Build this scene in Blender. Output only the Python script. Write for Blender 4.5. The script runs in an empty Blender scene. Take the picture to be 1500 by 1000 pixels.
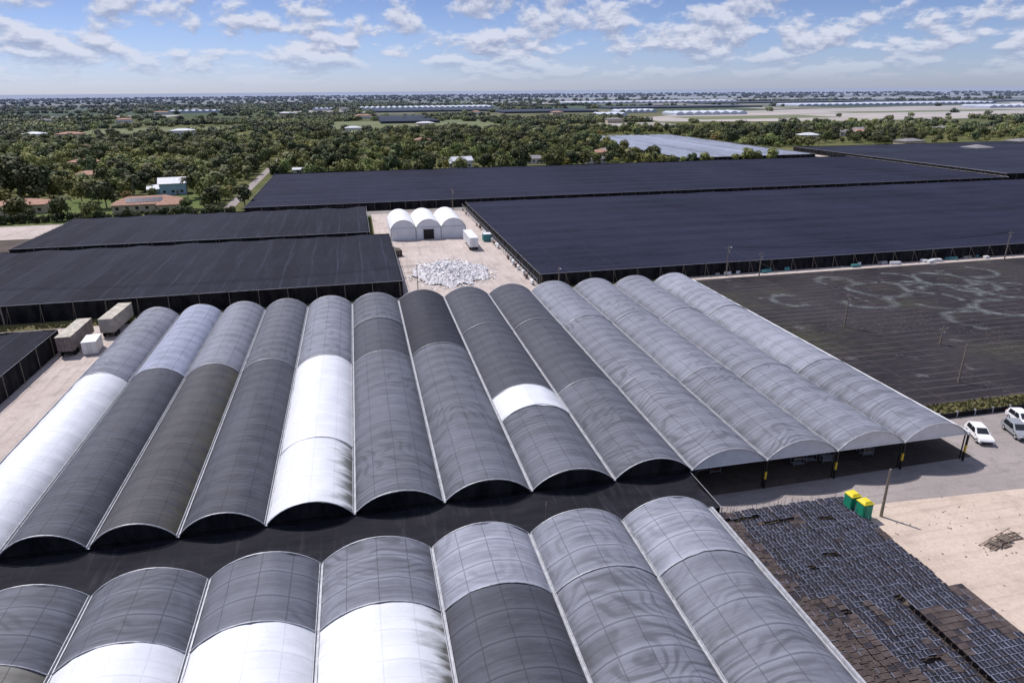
import bpy, bmesh, math, random
from mathutils import Vector, Matrix, noise
random.seed(7)
R=random.random
def U(a,b): return a+(b-a)*random.random()
scene=bpy.context.scene
COL=scene.collection

# ---------------------------------------------------------------- node helpers
def new_mat(name):
    m=bpy.data.materials.new(name); m.use_nodes=True
    nt=m.node_tree; b=nt.nodes['Principled BSDF']
    return m,nt,b
def nd(nt,t,**k):
    n=nt.nodes.new(t)
    for a,v in k.items(): setattr(n,a,v)
    return n
def lk(nt,a,b): nt.links.new(a,b)
def val(nt,x,sock):
    if isinstance(x,(int,float)): sock.default_value=x
    elif isinstance(x,tuple): sock.default_value=x if len(x)==len(sock.default_value) else x+(1,)
    else: lk(nt,x,sock)
def mth(nt,op,a,b=0.0,c=None,clamp=False):
    n=nd(nt,'ShaderNodeMath',operation=op); n.use_clamp=clamp
    val(nt,a,n.inputs[0]); val(nt,b,n.inputs[1])
    if c is not None: val(nt,c,n.inputs[2])
    return n.outputs[0]
def mixc(nt,f,a,b,bt='MIX'):
    n=nd(nt,'ShaderNodeMix',data_type='RGBA',blend_type=bt)
    val(nt,f,n.inputs[0]); val(nt,a,n.inputs[6]); val(nt,b,n.inputs[7])
    return n.outputs[2]
def nz(nt,vec,scale,detail=4,rough=.55,dist=0.0,col=False):
    n=nd(nt,'ShaderNodeTexNoise'); n.inputs['Scale'].default_value=scale
    n.inputs['Detail'].default_value=detail; n.inputs['Roughness'].default_value=rough
    n.inputs['Distortion'].default_value=dist
    if vec is not None: lk(nt,vec,n.inputs['Vector'])
    return n.outputs['Color' if col else 'Fac']
def mr(nt,x,a,b,c=0.0,d=1.0,smooth=False):
    n=nd(nt,'ShaderNodeMapRange'); n.clamp=True
    if smooth: n.interpolation_type='SMOOTHSTEP'
    val(nt,x,n.inputs[0]); n.inputs[1].default_value=a; n.inputs[2].default_value=b
    n.inputs[3].default_value=c; n.inputs[4].default_value=d
    return n.outputs[0]
def pos(nt): return nd(nt,'ShaderNodeNewGeometry').outputs['Position']
def mapv(nt,v,sc=(1,1,1),loc=(0,0,0),rot=(0,0,0)):
    n=nd(nt,'ShaderNodeMapping'); lk(nt,v,n.inputs[0])
    n.inputs['Scale'].default_value=sc; n.inputs['Location'].default_value=loc; n.inputs['Rotation'].default_value=rot
    return n.outputs[0]
def bump(nt,b,h,strength=.4,dist=.05):
    n=nd(nt,'ShaderNodeBump'); n.inputs['Strength'].default_value=strength; n.inputs['Distance'].default_value=dist
    lk(nt,h,n.inputs['Height']); lk(nt,n.outputs[0],b.inputs['Normal'])
def simple(name,c,rough=.7,var=.15,scale=1.5,metal=0.0,spec=.3):
    m,nt,b=new_mat(name); p=pos(nt)
    f=mr(nt,nz(nt,p,scale,5,.6),.3,.7)
    lo=tuple(x*(1-var) for x in c); hi=tuple(min(1,x*(1+var)) for x in c)
    lk(nt,mixc(nt,f,lo,hi),b.inputs['Base Color'])
    b.inputs['Roughness'].default_value=rough; b.inputs['Metallic'].default_value=metal
    b.inputs['Specular IOR Level'].default_value=spec
    return m

# ---------------------------------------------------------------- mesh builder
class MB:
    def __init__(s): s.v=[];s.f=[];s.m=[];s.uv=None
    def quad(s,a,b,c,d,m=0):
        i=len(s.v); s.v+=[a,b,c,d]; s.f.append((i,i+1,i+2,i+3)); s.m.append(m)
    def tri(s,a,b,c,m=0):
        i=len(s.v); s.v+=[a,b,c]; s.f.append((i,i+1,i+2)); s.m.append(m)
    def box(s,x0,y0,z0,x1,y1,z1,m=0):
        s.obox(((x0+x1)/2,(y0+y1)/2,(z0+z1)/2),(x1-x0,y1-y0,z1-z0),0,m)
    def obox(s,c,d,rz=0,m=0,mat=None):
        M=mat if mat is not None else Matrix.Rotation(rz,3,'Z')
        c=Vector(c); i=len(s.v)
        for z in(-.5,.5):
            for x,y in((-.5,-.5),(.5,-.5),(.5,.5),(-.5,.5)):
                s.v.append(tuple(c+M@Vector((x*d[0],y*d[1],z*d[2]))))
        for f in((3,2,1,0),(4,5,6,7),(0,1,5,4),(1,2,6,5),(2,3,7,6),(3,0,4,7)):
            s.f.append(tuple(i+k for k in f)); s.m.append(m)
    def tube(s,a,b,r0,r1=None,n=6,m=0,cap=True):
        if r1 is None:r1=r0
        a=Vector(a);b=Vector(b);d=(b-a)
        if d.length<1e-6:return
        q=d.normalized().to_track_quat('Z','Y'); i=len(s.v)
        for p,r in((a,r0),(b,r1)):
            for k in range(n):
                t=2*math.pi*k/n; s.v.append(tuple(p+q@Vector((r*math.cos(t),r*math.sin(t),0))))
        for k in range(n):
            s.f.append((i+k,i+(k+1)%n,i+n+(k+1)%n,i+n+k)); s.m.append(m)
        if cap:
            s.f.append(tuple(i+n+k for k in range(n))); s.m.append(m)
            s.f.append(tuple(i+n-1-k for k in range(n))); s.m.append(m)
    def make(s,name,mats,parent=None,smooth=False,loc=None,rot=0,col=None):
        me=bpy.data.meshes.new(name); me.from_pydata([tuple(v) for v in s.v],[],s.f)
        for m in mats: me.materials.append(m)
        me.polygons.foreach_set('material_index',s.m)
        if smooth: me.polygons.foreach_set('use_smooth',[True]*len(s.f))
        if s.uv:
            l=me.uv_layers.new(name='UVMap')
            for p in me.polygons:
                for li,vi in zip(p.loop_indices,p.vertices): l.data[li].uv=s.uv[vi]
        me.update()
        o=bpy.data.objects.new(name,me); (col or COL).objects.link(o)
        if parent: o.parent=parent
        if loc: o.location=loc
        o.rotation_euler[2]=rot
        return o
def empty(name,loc=(0,0,0),rot=0):
    o=bpy.data.objects.new(name,None); COL.objects.link(o); o.location=loc; o.rotation_euler[2]=rot
    o.empty_display_size=.5
    return o

# ---------------------------------------------------------------- materials
def cloth(name,c,wr=.25,dust=.3,rough=.7,lines=.6,dirt=0.0,dirtc=(.10,.095,.08)):
    """shade-cloth / film over hoops. UV: u across the arch 0..1, v in hoop spacings"""
    m,nt,b=new_mat(name); p=pos(nt)
    uv=nd(nt,'ShaderNodeUVMap').outputs[0]
    sp=nd(nt,'ShaderNodeSeparateXYZ'); lk(nt,uv,sp.inputs[0]); u,v=sp.outputs[0],sp.outputs[1]
    spp=nd(nt,'ShaderNodeSeparateXYZ'); lk(nt,p,spp.inputs[0])
    dark=c[0]<.4
    big=mr(nt,nz(nt,mapv(nt,p,(1,.35,1)),.16,5,.6),.3,.72)
    fine=nz(nt,p,3.0,4,.7)
    lo=tuple(x*(1-dust) for x in c); hi=tuple(min(1,x*(1+dust)) for x in c)
    col=mixc(nt,big,lo,hi)
    col=mixc(nt,mr(nt,fine,.3,.7,0,.28 if dark else .06),col,tuple(x*.62 for x in c))
    st=nz(nt,mapv(nt,p,(.22,2.6,.22)),1.1,6,.72)
    col=mixc(nt,mr(nt,st,.46,.70,0,.55 if dark else .05),col,tuple(min(1,x*1.6) for x in c))
    # camera moire painted into the cloth colour: dense contour lines of slow noise
    n1=nz(nt,mapv(nt,p,(.7,.9,.4)),.13,2,.4)
    ph=mth(nt,'ADD',mth(nt,'MULTIPLY',n1,105),mth(nt,'MULTIPLY',spp.outputs[1],4.1))
    sw=mth(nt,'MULTIPLY_ADD',mth(nt,'SINE',ph),.5,.5)
    msk=mr(nt,nz(nt,p,.09,2),.40,.56)
    wf=mth(nt,'MULTIPLY',mth(nt,'MULTIPLY',mr(nt,sw,.45,.9),msk),wr)
    col=mixc(nt,wf,col,tuple(x*.45 for x in c))
    # hoop bands and purlin lines
    fr=mth(nt,'ABSOLUTE',mth(nt,'SUBTRACT',mth(nt,'FRACT',v),.5))
    fr2=mth(nt,'ABSOLUTE',mth(nt,'SUBTRACT',mth(nt,'FRACT',mth(nt,'ADD',v,.5)),.5))
    hoop=mth(nt,'MAXIMUM',mr(nt,fr,.464,.482),mr(nt,fr2,.472,.488,0,.5))
    hb=mr(nt,fr,.28,.46,0,.50 if dark else .06)
    fu=mth(nt,'ABSOLUTE',mth(nt,'SUBTRACT',mth(nt,'FRACT',mth(nt,'MULTIPLY',u,4)),.5))
    pur=mr(nt,fu,.478,.488)
    col=mixc(nt,hb,col,tuple(min(1,x*1.6) for x in c))
    ln=mth(nt,'MULTIPLY',mth(nt,'MAXIMUM',hoop,pur),lines)
    col=mixc(nt,ln,col,tuple(x*.3 for x in c))
    edge=mr(nt,mth(nt,'ABSOLUTE',mth(nt,'SUBTRACT',u,.5)),.38,.5,0,.65 if dark else .35)
    gr=mth(nt,'MULTIPLY',edge,mr(nt,nz(nt,mapv(nt,p,(1.2,.5,1)),.9,4,.7),.35,.65))
    col=mixc(nt,gr,col,(.03,.03,.034) if dark else (.42,.41,.41))
    # mould patches
    col=mixc(nt,mr(nt,nz(nt,mapv(nt,p,(.5,.9,.5),(17,5,0)),.35,6,.7),.60,.74,0,.45 if dark else .12),col,(.045,.044,.036))
    if dirt>0:
        dn=nz(nt,mapv(nt,p,(.30,1.2,.3)),.7,5,.6)
        dm=mth(nt,'MULTIPLY',mr(nt,mth(nt,'ADD',dn,mth(nt,'MULTIPLY',mr(nt,u,.5,1.0),.36)),.66,.86),mr(nt,u,.5,.95))
        col=mixc(nt,mth(nt,'MULTIPLY',dm,dirt),col,dirtc)
    lk(nt,col,b.inputs['Base Color'])
    b.inputs['Roughness'].default_value=rough; b.inputs['Specular IOR Level'].default_value=.3
    h=mth(nt,'ADD',mth(nt,'MULTIPLY',fine,.4),mth(nt,'MULTIPLY',st,1.2 if dark else .5))
    bump(nt,b,h,.55,.09)
    return m
CL={
 'dark':cloth('black_shade_cloth',(.064,.067,.086),.25),
 'dark2':cloth('worn_black_shade_cloth',(.060,.060,.069),.25,dirt=.7,dirtc=(.085,.08,.055)),
 'vdark':cloth('new_black_shade_cloth',(.024,.025,.037),.25),
 'mid':cloth('weathered_shade_cloth',(.185,.194,.235),.4),
 'mid2':cloth('weathered_dark_shade_cloth',(.110,.116,.143),.5),
 'moire':cloth('moire_shade_cloth',(.160,.167,.202),.65),  # strongest painted camera moire
 'lite':cloth('grey_shade_cloth',(.245,.258,.31),.3),
 'blue':cloth('silver_shade_cloth',(.26,.285,.37),.15),
 'tan':cloth('algae_stained_shade_cloth',(.19,.185,.17),.2,dirt=.6),
 'white':cloth('white_poly_film',(.66,.68,.73),0.0,.05,.5,.18,dirt=.25,dirtc=(.35,.35,.36)),
 'whiteD':cloth('dirty_white_poly_film',(.65,.67,.71),0.0,.06,.5,.18,dirt=1.0,dirtc=(.12,.12,.11)),
}
def shade_top(name,c,ax=0,per=6.0,stripe=.35):
    m,nt,b=new_mat(name); p=pos(nt)
    sp=nd(nt,'ShaderNodeSeparateXYZ'); lk(nt,p,sp.inputs[0])
    q=sp.outputs[ax]; q2=sp.outputs[1-ax]
    wob=mth(nt,'MULTIPLY',nz(nt,p,.05,2),1.5)
    fr=mth(nt,'ABSOLUTE',mth(nt,'SUBTRACT',mth(nt,'FRACT',mth(nt,'DIVIDE',mth(nt,'ADD',q,wob),per)),.5))
    fr2=mth(nt,'ABSOLUTE',mth(nt,'SUBTRACT',mth(nt,'FRACT',mth(nt,'DIVIDE',q2,per*2)),.5))
    big=nz(nt,mapv(nt,p,(1,.5,1)),.02,5,.6)
    col=mixc(nt,mr(nt,big,.35,.65),tuple(x*.65 for x in c),tuple(x*1.5 for x in c))
    wn=nd(nt,'ShaderNodeTexWhiteNoise',noise_dimensions='1D'); lk(nt,mth(nt,'FLOOR',mth(nt,'DIVIDE',mth(nt,'ADD',q,wob),per)),wn.inputs['W'])
    col=mixc(nt,mth(nt,'MULTIPLY',wn.outputs[0],stripe),col,tuple(x*2.2 for x in c))
    ev=mr(nt,nz(nt,p,.07,3),.4,.6,.2,1)
    col=mixc(nt,mth(nt,'MULTIPLY',mr(nt,fr,.455,.49,0,.6),ev),col,tuple(x*4.0 for x in c))
    col=mixc(nt,mr(nt,fr2,.485,.496,0,.35),col,tuple(x*3.0 for x in c))
    col=mixc(nt,mr(nt,nz(nt,p,.9,6,.7),.45,.75,0,.6),col,tuple(x*2.0 for x in c))
    streak=nz(nt,mapv(nt,p,(.15,2,1) if ax==1 else (2,.15,1)),.35,5,.65)
    col=mixc(nt,mr(nt,streak,.5,.7,0,.7),col,tuple(x*2.4 for x in c))
    lk(nt,col,b.inputs['Base Color']); b.inputs['Roughness'].default_value=.8
    b.inputs['Specular IOR Level'].default_value=.1
    bump(nt,b,nz(nt,p,1.2,4,.6),.5,.12)
    return m
M_top=shade_top('black_shade_net',(.0125,.013,.021),0,6.1)
M_topY=shade_top('black_shade_net_rows',(.012,.013,.026),1,6.1)
M_topB=shade_top('pale_grey_shade_net',(.135,.15,.19),0,7.0,.9)
M_topG=shade_top('black_net_with_gaps',(.016,.018,.03),1,22.0)
m,nt,b=new_mat('black_side_net'); p=pos(nt)
lk(nt,mixc(nt,mr(nt,nz(nt,mapv(nt,p,(1,1,.3)),.6,5,.7),.4,.7),(.008,.008,.011),(.035,.034,.036)),b.inputs['Base Color']); b.inputs['Roughness'].default_value=.9; b.inputs['Specular IOR Level'].default_value=.1
M_side=m
m,nt,b=new_mat('black_ground_sheet_strip'); p=pos(nt)
c=mixc(nt,mr(nt,nz(nt,mapv(nt,p,(.3,1,1)),.5,5,.65),.35,.75),(.009,.009,.014),(.024,.024,.032))
c=mixc(nt,mr(nt,nz(nt,mapv(nt,p,(2,.2,1)),.8,4,.6),.55,.7,0,.5),c,(.04,.04,.052))
lk(nt,c,b.inputs['Base Color']); b.inputs['Roughness'].default_value=.8; b.inputs['Specular IOR Level'].default_value=.12
bump(nt,b,nz(nt,p,.7,3),.6,.12); M_strip=m

M_steel=simple('galvanised_steel',(.42,.43,.46),.5,.25,2,.2)
M_white=simple('white_paint',(.75,.76,.77),.5,.06,.6)
M_wgable=simple('white_gable_film',(.55,.56,.60),.6,.12,.5)
M_black=simple('black_paint',(.012,.012,.013),.5)
M_yellow=simple('yellow_paint',(.65,.45,.04),.5)
M_wood=simple('weathered_wood',(.22,.185,.15),.9,.3,3)
M_glass=simple('dark_glass',(.015,.018,.022),.12,.1,1,0,.6)
M_rubber=simple('tyre_rubber',(.015,.015,.015),.85)
M_rust=simple('rusty_brown',(.12,.085,.07),.85,.4,3)
M_soil=simple('bare_soil',(.10,.085,.07),.95,.3,.4)

def ground_mat(name,c1,c2,c3,s1=.05,s2=1.0,tracks=0):
    m,nt,b=new_mat(name); p=pos(nt)
    col=mixc(nt,mr(nt,nz(nt,p,s1,6,.62),.35,.65),c1,c2)
    col=mixc(nt,mr(nt,nz(nt,p,s2,6,.7),.5,.72,0,.7),col,c3)
    col=mixc(nt,mr(nt,nz(nt,p,s2*7,4,.7),.45,.75,0,.4),col,tuple(x*.55 for x in c1))
    if tracks:
        w=nz(nt,mapv(nt,p,(.08,1.4,1) if tracks==1 else (1.4,.08,1)),.9,4,.6,.4)
        col=mixc(nt,mr(nt,w,.5,.7,0,.45),col,tuple(x*.85 for x in c3))
    lk(nt,col,b.inputs['Base Color']); b.inputs['Roughness'].default_value=.95; b.inputs['Specular IOR Level'].default_value=.1
    bump(nt,b,nz(nt,p,s2*3,5,.7),.5,.1)
    return m
M_sand=ground_mat('crushed_limestone',(.50,.41,.34),(.60,.50,.42),(.38,.30,.25),.08,.35,1)
M_sandY=ground_mat('pale_limerock_yard',(.46,.395,.36),(.56,.49,.455),(.30,.255,.23),.06,.3,2)
M_grey=ground_mat('dusty_gravel',(.25,.23,.22),(.34,.31,.295),(.18,.165,.155),.1,.8,2)
M_asph=ground_mat('worn_asphalt',(.29,.26,.25),(.35,.31,.30),(.22,.20,.19),.1,.5,1)
M_brown=ground_mat('dark_packed_soil',(.085,.07,.064),(.13,.105,.09),(.06,.05,.045),.15,.8,1)
M_grass=ground_mat('lawn_grass',(.095,.13,.04),(.14,.165,.06),(.06,.085,.03),.05,.4)
M_dry=ground_mat('dry_weeds',(.17,.15,.075),(.09,.085,.045),(.24,.20,.13),.2,1.2)

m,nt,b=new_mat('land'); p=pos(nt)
vl=nd(nt,'ShaderNodeVectorMath',operation='LENGTH'); lk(nt,p,vl.inputs[0]); dist=vl.outputs['Value']
near=mixc(nt,mr(nt,nz(nt,p,.02,6,.65),.35,.65),(.065,.085,.035),(.15,.145,.07))
near=mixc(nt,mr(nt,nz(nt,p,.25,5,.7),.55,.7,0,.7),near,(.22,.19,.13))
vo=nd(nt,'ShaderNodeTexVoronoi',distance='CHEBYCHEV'); lk(nt,p,vo.inputs[0]); vo.inputs['Scale'].default_value=.0022; 
vs=nd(nt,'ShaderNodeSeparateColor'); lk(nt,vo.outputs['Color'],vs.inputs[0])
far=mixc(nt,mr(nt,vs.outputs[0],.45,.75),(.08,.105,.07),(.20,.19,.15))
far=mixc(nt,mr(nt,vs.outputs[1],.74,.76),far,(.36,.34,.33))
far=mixc(nt,mr(nt,nz(nt,mapv(nt,p,(1,2,1)),.0016,7,.7),.42,.6),far,(.075,.10,.085))
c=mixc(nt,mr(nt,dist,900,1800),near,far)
c=mixc(nt,mr(nt,dist,1500,7000,0,.92),c,(.25,.29,.39))  # bluish distance haze painted into the land colour
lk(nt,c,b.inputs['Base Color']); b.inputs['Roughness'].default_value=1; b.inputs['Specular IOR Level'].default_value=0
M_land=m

def haze(nt,col,a=500,bb=4800,mx=.9,hc=(.19,.235,.32)):  # aerial haze painted into the base colour, growing with distance from the origin
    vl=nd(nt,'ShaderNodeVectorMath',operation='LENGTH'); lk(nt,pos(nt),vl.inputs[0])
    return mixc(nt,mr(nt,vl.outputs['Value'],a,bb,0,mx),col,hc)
def leaf(name,c1,c2,var=.5):
    m,nt,b=new_mat(name); p=pos(nt)
    oi=nd(nt,'ShaderNodeObjectInfo').outputs['Random']
    f=nz(nt,p,.55,3,.6)
    col=mixc(nt,mr(nt,f,.35,.65),c1,c2)
    hs=nd(nt,'ShaderNodeHueSaturation'); lk(nt,mr(nt,oi,0,1,.462,.518),hs.inputs['Hue'])
    wn=nd(nt,'ShaderNodeTexWhiteNoise',noise_dimensions='1D'); lk(nt,oi,wn.inputs['W'])
    lk(nt,mr(nt,wn.outputs[0],0,1,1-var,1+var*1.2),hs.inputs['Value']); hs.inputs['Saturation'].default_value=.92
    lk(nt,col,hs.inputs['Color'])
    big=mr(nt,nz(nt,p,.006,3,.5),.4,.6,.6,1.3)  # slow drift painted in leaf colour: mixed growth, and stand-in for cloud shadow
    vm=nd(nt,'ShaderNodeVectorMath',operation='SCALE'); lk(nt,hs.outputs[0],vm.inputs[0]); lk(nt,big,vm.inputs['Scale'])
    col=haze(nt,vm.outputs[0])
    lk(nt,col,b.inputs['Base Color']); b.inputs['Roughness'].default_value=.65; b.inputs['Specular IOR Level'].default_value=.15
    return m
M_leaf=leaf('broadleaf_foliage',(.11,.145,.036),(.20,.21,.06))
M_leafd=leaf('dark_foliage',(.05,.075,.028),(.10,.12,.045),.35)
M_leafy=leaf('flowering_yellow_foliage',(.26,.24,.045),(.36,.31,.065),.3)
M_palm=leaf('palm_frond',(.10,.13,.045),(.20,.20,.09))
M_bark=simple('bark',(.16,.14,.12),.95,.3,2)

# ---------------------------------------------------------------- ground
mb=MB(); S=45000
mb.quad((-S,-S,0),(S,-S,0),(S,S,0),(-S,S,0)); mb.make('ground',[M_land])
def sheet(name,poly,z,mat):
    mb=MB(); mb.v=[(x,y,z) for x,y in poly]; mb.f=[tuple(range(len(poly)))]; mb.m=[0]
    return mb.make(name,[mat])
def rect(name,x0,y0,x1,y1,z,mat): return sheet(name,[(x0,y0),(x1,y0),(x1,y1),(x0,y1)],z,mat)
rect('nursery_ground',-220,-60,118,151,.03,M_grey)
rect('limestone_yard',4,151,41,269,.036,M_sandY)
rect('limestone_yard',-62,138,41,151,.040,M_sandY)
rect('limestone_strip',-56,20,-43.5,137.9,.041,M_sandY)
rect('gravel_lane',-220,266,60,277,.034,M_grey)
sheet('limestone_lot',[(35,-60),(180,-60),(180,63),(120,63),(90,60),(35,57.5)],.045,M_sand)
sheet('asphalt_road',[(34.6,57.2),(74,54.8),(110,52.5),(220,46),(220,60),(110,62),(84,62.6),(34.6,61.6)],.055,M_asph)
rect('soil_floor',-43.8,55,34,138,.045,M_brown)
rect('soil_floor',34,61.8,74,138,.045,M_brown)
rect('parking_pavement',74.5,62.4,220,72.5,.05,M_asph)
rect('weed_strip',74,72.6,220,76.5,.05,M_dry)
rect('dirt_track',73,150,340,157,.06,M_sandY)
rect('weed_strip',-220,147.0,6,152,.06,M_dry)
rect('paved_lane',-54.5,285,-50.5,600,.05,M_asph)
rect('lawn',-150,278,-60,345,.02,M_grass)
rect('gravel_plot',-200,212,-99,276,.042,M_sandY)
rect('weed_mat_plot',-190,222,-104,250,.06,M_brown)
rect('field_margin',310,150,318,500,.05,M_sandY)
rect('field_margin',41,270,320,277,.05,M_dry)
m,nt,b=new_mat('black_weed_mat'); p=pos(nt)
sp=nd(nt,'ShaderNodeSeparateXYZ'); lk(nt,p,sp.inputs[0])
c=mixc(nt,mr(nt,nz(nt,p,.035,6,.65),.38,.66),(.014,.012,.016),(.034,.030,.034))
c=mixc(nt,mr(nt,nz(nt,mapv(nt,p,(1,1,1),(40,3,0)),.03,6,.75),.52,.66,0,.65),c,(.048,.052,.026))
fr=mth(nt,'ABSOLUTE',mth(nt,'SUBTRACT',mth(nt,'FRACT',mth(nt,'DIVIDE',sp.outputs[1],2.4)),.5))
ev=mr(nt,nz(nt,p,.08,3),.40,.56)
c=mixc(nt,mth(nt,'MULTIPLY',mr(nt,fr,.40,.48,0,.65),ev),c,(.10,.085,.088))
fr=mth(nt,'ABSOLUTE',mth(nt,'SUBTRACT',mth(nt,'FRACT',mth(nt,'DIVIDE',sp.outputs[0],12.0)),.5))
c=mixc(nt,mr(nt,fr,.485,.496,0,.25),c,(.10,.09,.085))
c=mixc(nt,mr(nt,nz(nt,mapv(nt,p,(.25,1.5,1)),1.2,6,.75),.5,.75,0,.7),c,(.085,.068,.070))
# speckle of leftover pots
vv=nd(nt,'ShaderNodeTexVoronoi'); lk(nt,p,vv.inputs[0]); vv.inputs['Scale'].default_value=1.3
sps=mth(nt,'MULTIPLY',mr(nt,vv.outputs['Distance'],.12,.22,1,0),mr(nt,nz(nt,p,.05,4),.48,.6))
c=mixc(nt,mth(nt,'MULTIPLY',sps,.7),c,(.15,.13,.12))
c=mixc(nt,mr(nt,nz(nt,mapv(nt,p,(1,1,1),(9,9,0)),.16,4,.6),.64,.72,0,.6),c,(.14,.13,.14))
lk(nt,c,b.inputs['Base Color']); b.inputs['Roughness'].default_value=.85; b.inputs['Specular IOR Level'].default_value=.2
rect('weed_mat_field',74.5,76.5,330,150,.07,m)
m,nt,b=new_mat('dried_puddle_film'); p=pos(nt)
b.inputs['Base Color'].default_value=(.17,.185,.185,1); b.inputs['Roughness'].default_value=.6
tr=nd(nt,'ShaderNodeBsdfTransparent'); mx=nd(nt,'ShaderNodeMixShader')
uv=nd(nt,'ShaderNodeUVMap').outputs[0]; sp=nd(nt,'ShaderNodeSeparateXYZ'); lk(nt,uv,sp.inputs[0])
ed=mr(nt,mth(nt,'ABSOLUTE',mth(nt,'SUBTRACT',sp.outputs[0],.5)),.0,.5,1,0)
lk(nt,mth(nt,'MULTIPLY',mth(nt,'MULTIPLY',ed,mr(nt,nz(nt,p,.35,6,.75),.38,.62)),.9,None,True),mx.inputs[0])
lk(nt,tr.outputs[0],mx.inputs[1]); lk(nt,b.outputs[0],mx.inputs[2]); lk(nt,mx.outputs[0],nt.nodes['Material Output'].inputs[0])
M_pud=m
mb=MB(); mb.uv=[]; nr=0
for cx,cy,r in[(117,132,6),(128,139,5.5),(123,121.5,6.5),(121,108,5.5),(132,127,5.5),(138,136,6),(146,124,6.5),(112,140,4.5),(92,129,4),(134,113,5.5),(150,140,5.5),(128,131,5.2),(108,124,4.5),(140,129,5)]:
    n=40; i0=len(mb.v); ex=U(.9,1.4); nr+=1; t0=U(0,6.28); t1=t0+U(3.6,6.1)
    for k in range(n+1):
        t=t0+(t1-t0)*k/n
        ww=1.1*noise.noise(Vector((t,cx,1)))+1.25
        for q in(0,.5,1):
            rr=r+(q-.5)*2*ww+.9*noise.noise(Vector((math.cos(t)*1.5,math.sin(t)*1.5,cx))); mb.v.append((cx+rr*ex*math.cos(t),cy+rr*math.sin(t),.08+.004*nr)); mb.uv.append((q,k/n))
    for k in range(n):
        for q in(0,1):
            a=i0+3*k+q; c2=a+3; mb.f.append((a,a+1,c2+1,c2)); mb.m.append(0)
mb.make('puddle_marks',[M_pud])

# ---------------------------------------------------------------- quonset blocks
RISE=2.0; ZG=3.8; HOOP=3.05
def arc(x0,x1,t,rise=RISE):
    w=x1-x0; r=(w*w/4+rise*rise)/(2*rise); a=math.asin(w/2/r); th=-a+2*a*t
    return ( (x0+x1)/2+r*math.sin(th), r*math.cos(th)-(r-rise) )
def bay(parent,x0,x1,segs,name='roof_bay'):
    mats=[];mb=MB();mb.uv=[]
    nx=20; off=R()*10
    for si,(ya,yb,key) in enumerate(segs):
        if CL[key] not in mats: mats.append(CL[key])
        mi=mats.index(CL[key]); n=max(2,int(round((ya-yb)/.38))); i0=len(mb.v)
        lift=.05 if si%2==0 else 0.0
        for j in range(n+1):
            y=ya+(yb-ya)*j/n
            hk=.6+.8*abs(noise.noise(Vector((off,math.floor(y/HOOP)*3.7,2))))*1.6
            for i in range(nx+1):
                t=i/nx; x,z=arc(x0+.12,x1-.12,t)
                sg=.15*hk*abs(math.sin(math.pi*y/HOOP))*(.45+.55*math.sin(math.pi*t))
                nzv=noise.noise(Vector((x*.5+off,y*.35,off)))*.10+noise.noise(Vector((x*1.1+off,y*1.3,off+4)))*.05
                e=(noise.noise(Vector((x*.8,y*2,3)))*.25) if (j==n and si<len(segs)-1) else 0
                mb.v.append((x,y-abs(e),ZG+z-sg+nzv+lift)); mb.uv.append((t,y/HOOP))
        for j in range(n):
            for i in range(nx):
                a=i0+j*(nx+1)+i; mb.f.append((a,a+nx+1,a+nx+2,a+1)); mb.m.append(mi)
    return mb.make(name,mats,parent,smooth=True)
def arch_pipe(mb,x0,x1,y,r=.05,m=0,dz=.04,n=14):
    pr=None
    for i in range(n+1):
        x,z=arc(x0+.08,x1-.08,i/n); p=(x,y,ZG+z+dz)
        if pr: mb.tube(pr,p,r,r,5,m,False)
        pr=p
def gable(mb,x0,x1,y,m,drop=0,n=16):
    i=len(mb.v)
    for k in range(n+1):
        x,z=arc(x0+.1,x1-.1,k/n); mb.v.append((x,y,ZG+z-.02)); mb.v.append((x,y,ZG-drop))
    for k in range(n): mb.f.append((i+2*k,i+2*k+1,i+2*k+3,i+2*k+2)); mb.m.append(m)

G1=[-43.6,-35.9,-28.0,-20.0,-11.8,-3.1,6.2,15.7,25.2,34.5,44.0,53.4,62.7,71.9]
YF,YN=137.5,62.0
SEG1=[
 [(YF,104.2,'mid'),(104.2,YN,'white')],
 [(YF,104.2,'blue'),(104.2,YN,'dark')],
 [(YF,104,'mid'),(104,YN,'dark2')],
 [(YF,104,'mid2'),(104,YN,'dark')],
 [(YF,104,'mid'),(104,76,'white'),(76,YN,'whiteD')],
 [(YF,121,'mid2'),(121,103.5,'dark'),(103.5,YN,'mid2')],
 [(YF,105,'vdark'),(105,YN,'mid2')],
 [(YF,113,'dark'),(113,85.3,'dark'),(85.3,78.6,'white'),(78.6,YN,'mid2')],
 [(YF,113.5,'dark'),(113.5,85,'dark'),(85,YN,'mid2')],
 [(YF,113,'mid'),(113,85,'moire'),(85,YN,'moire')],
 [(YF,113,'mid'),(113,85,'mid'),(85,YN,'moire')],
 [(YF,113,'mid'),(113,84.5,'mid'),(84.5,YN,'mid')],
 [(YF,112.5,'lite'),(112.5,84,'lite'),(84,YN,'mid')],
]
G2=[-54.2,-44.6,-35.0,-25.4,-15.8,-6.1,4.0,13.6,23.2,32.7]
Y2F,Y2N=54.5,-21
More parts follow.
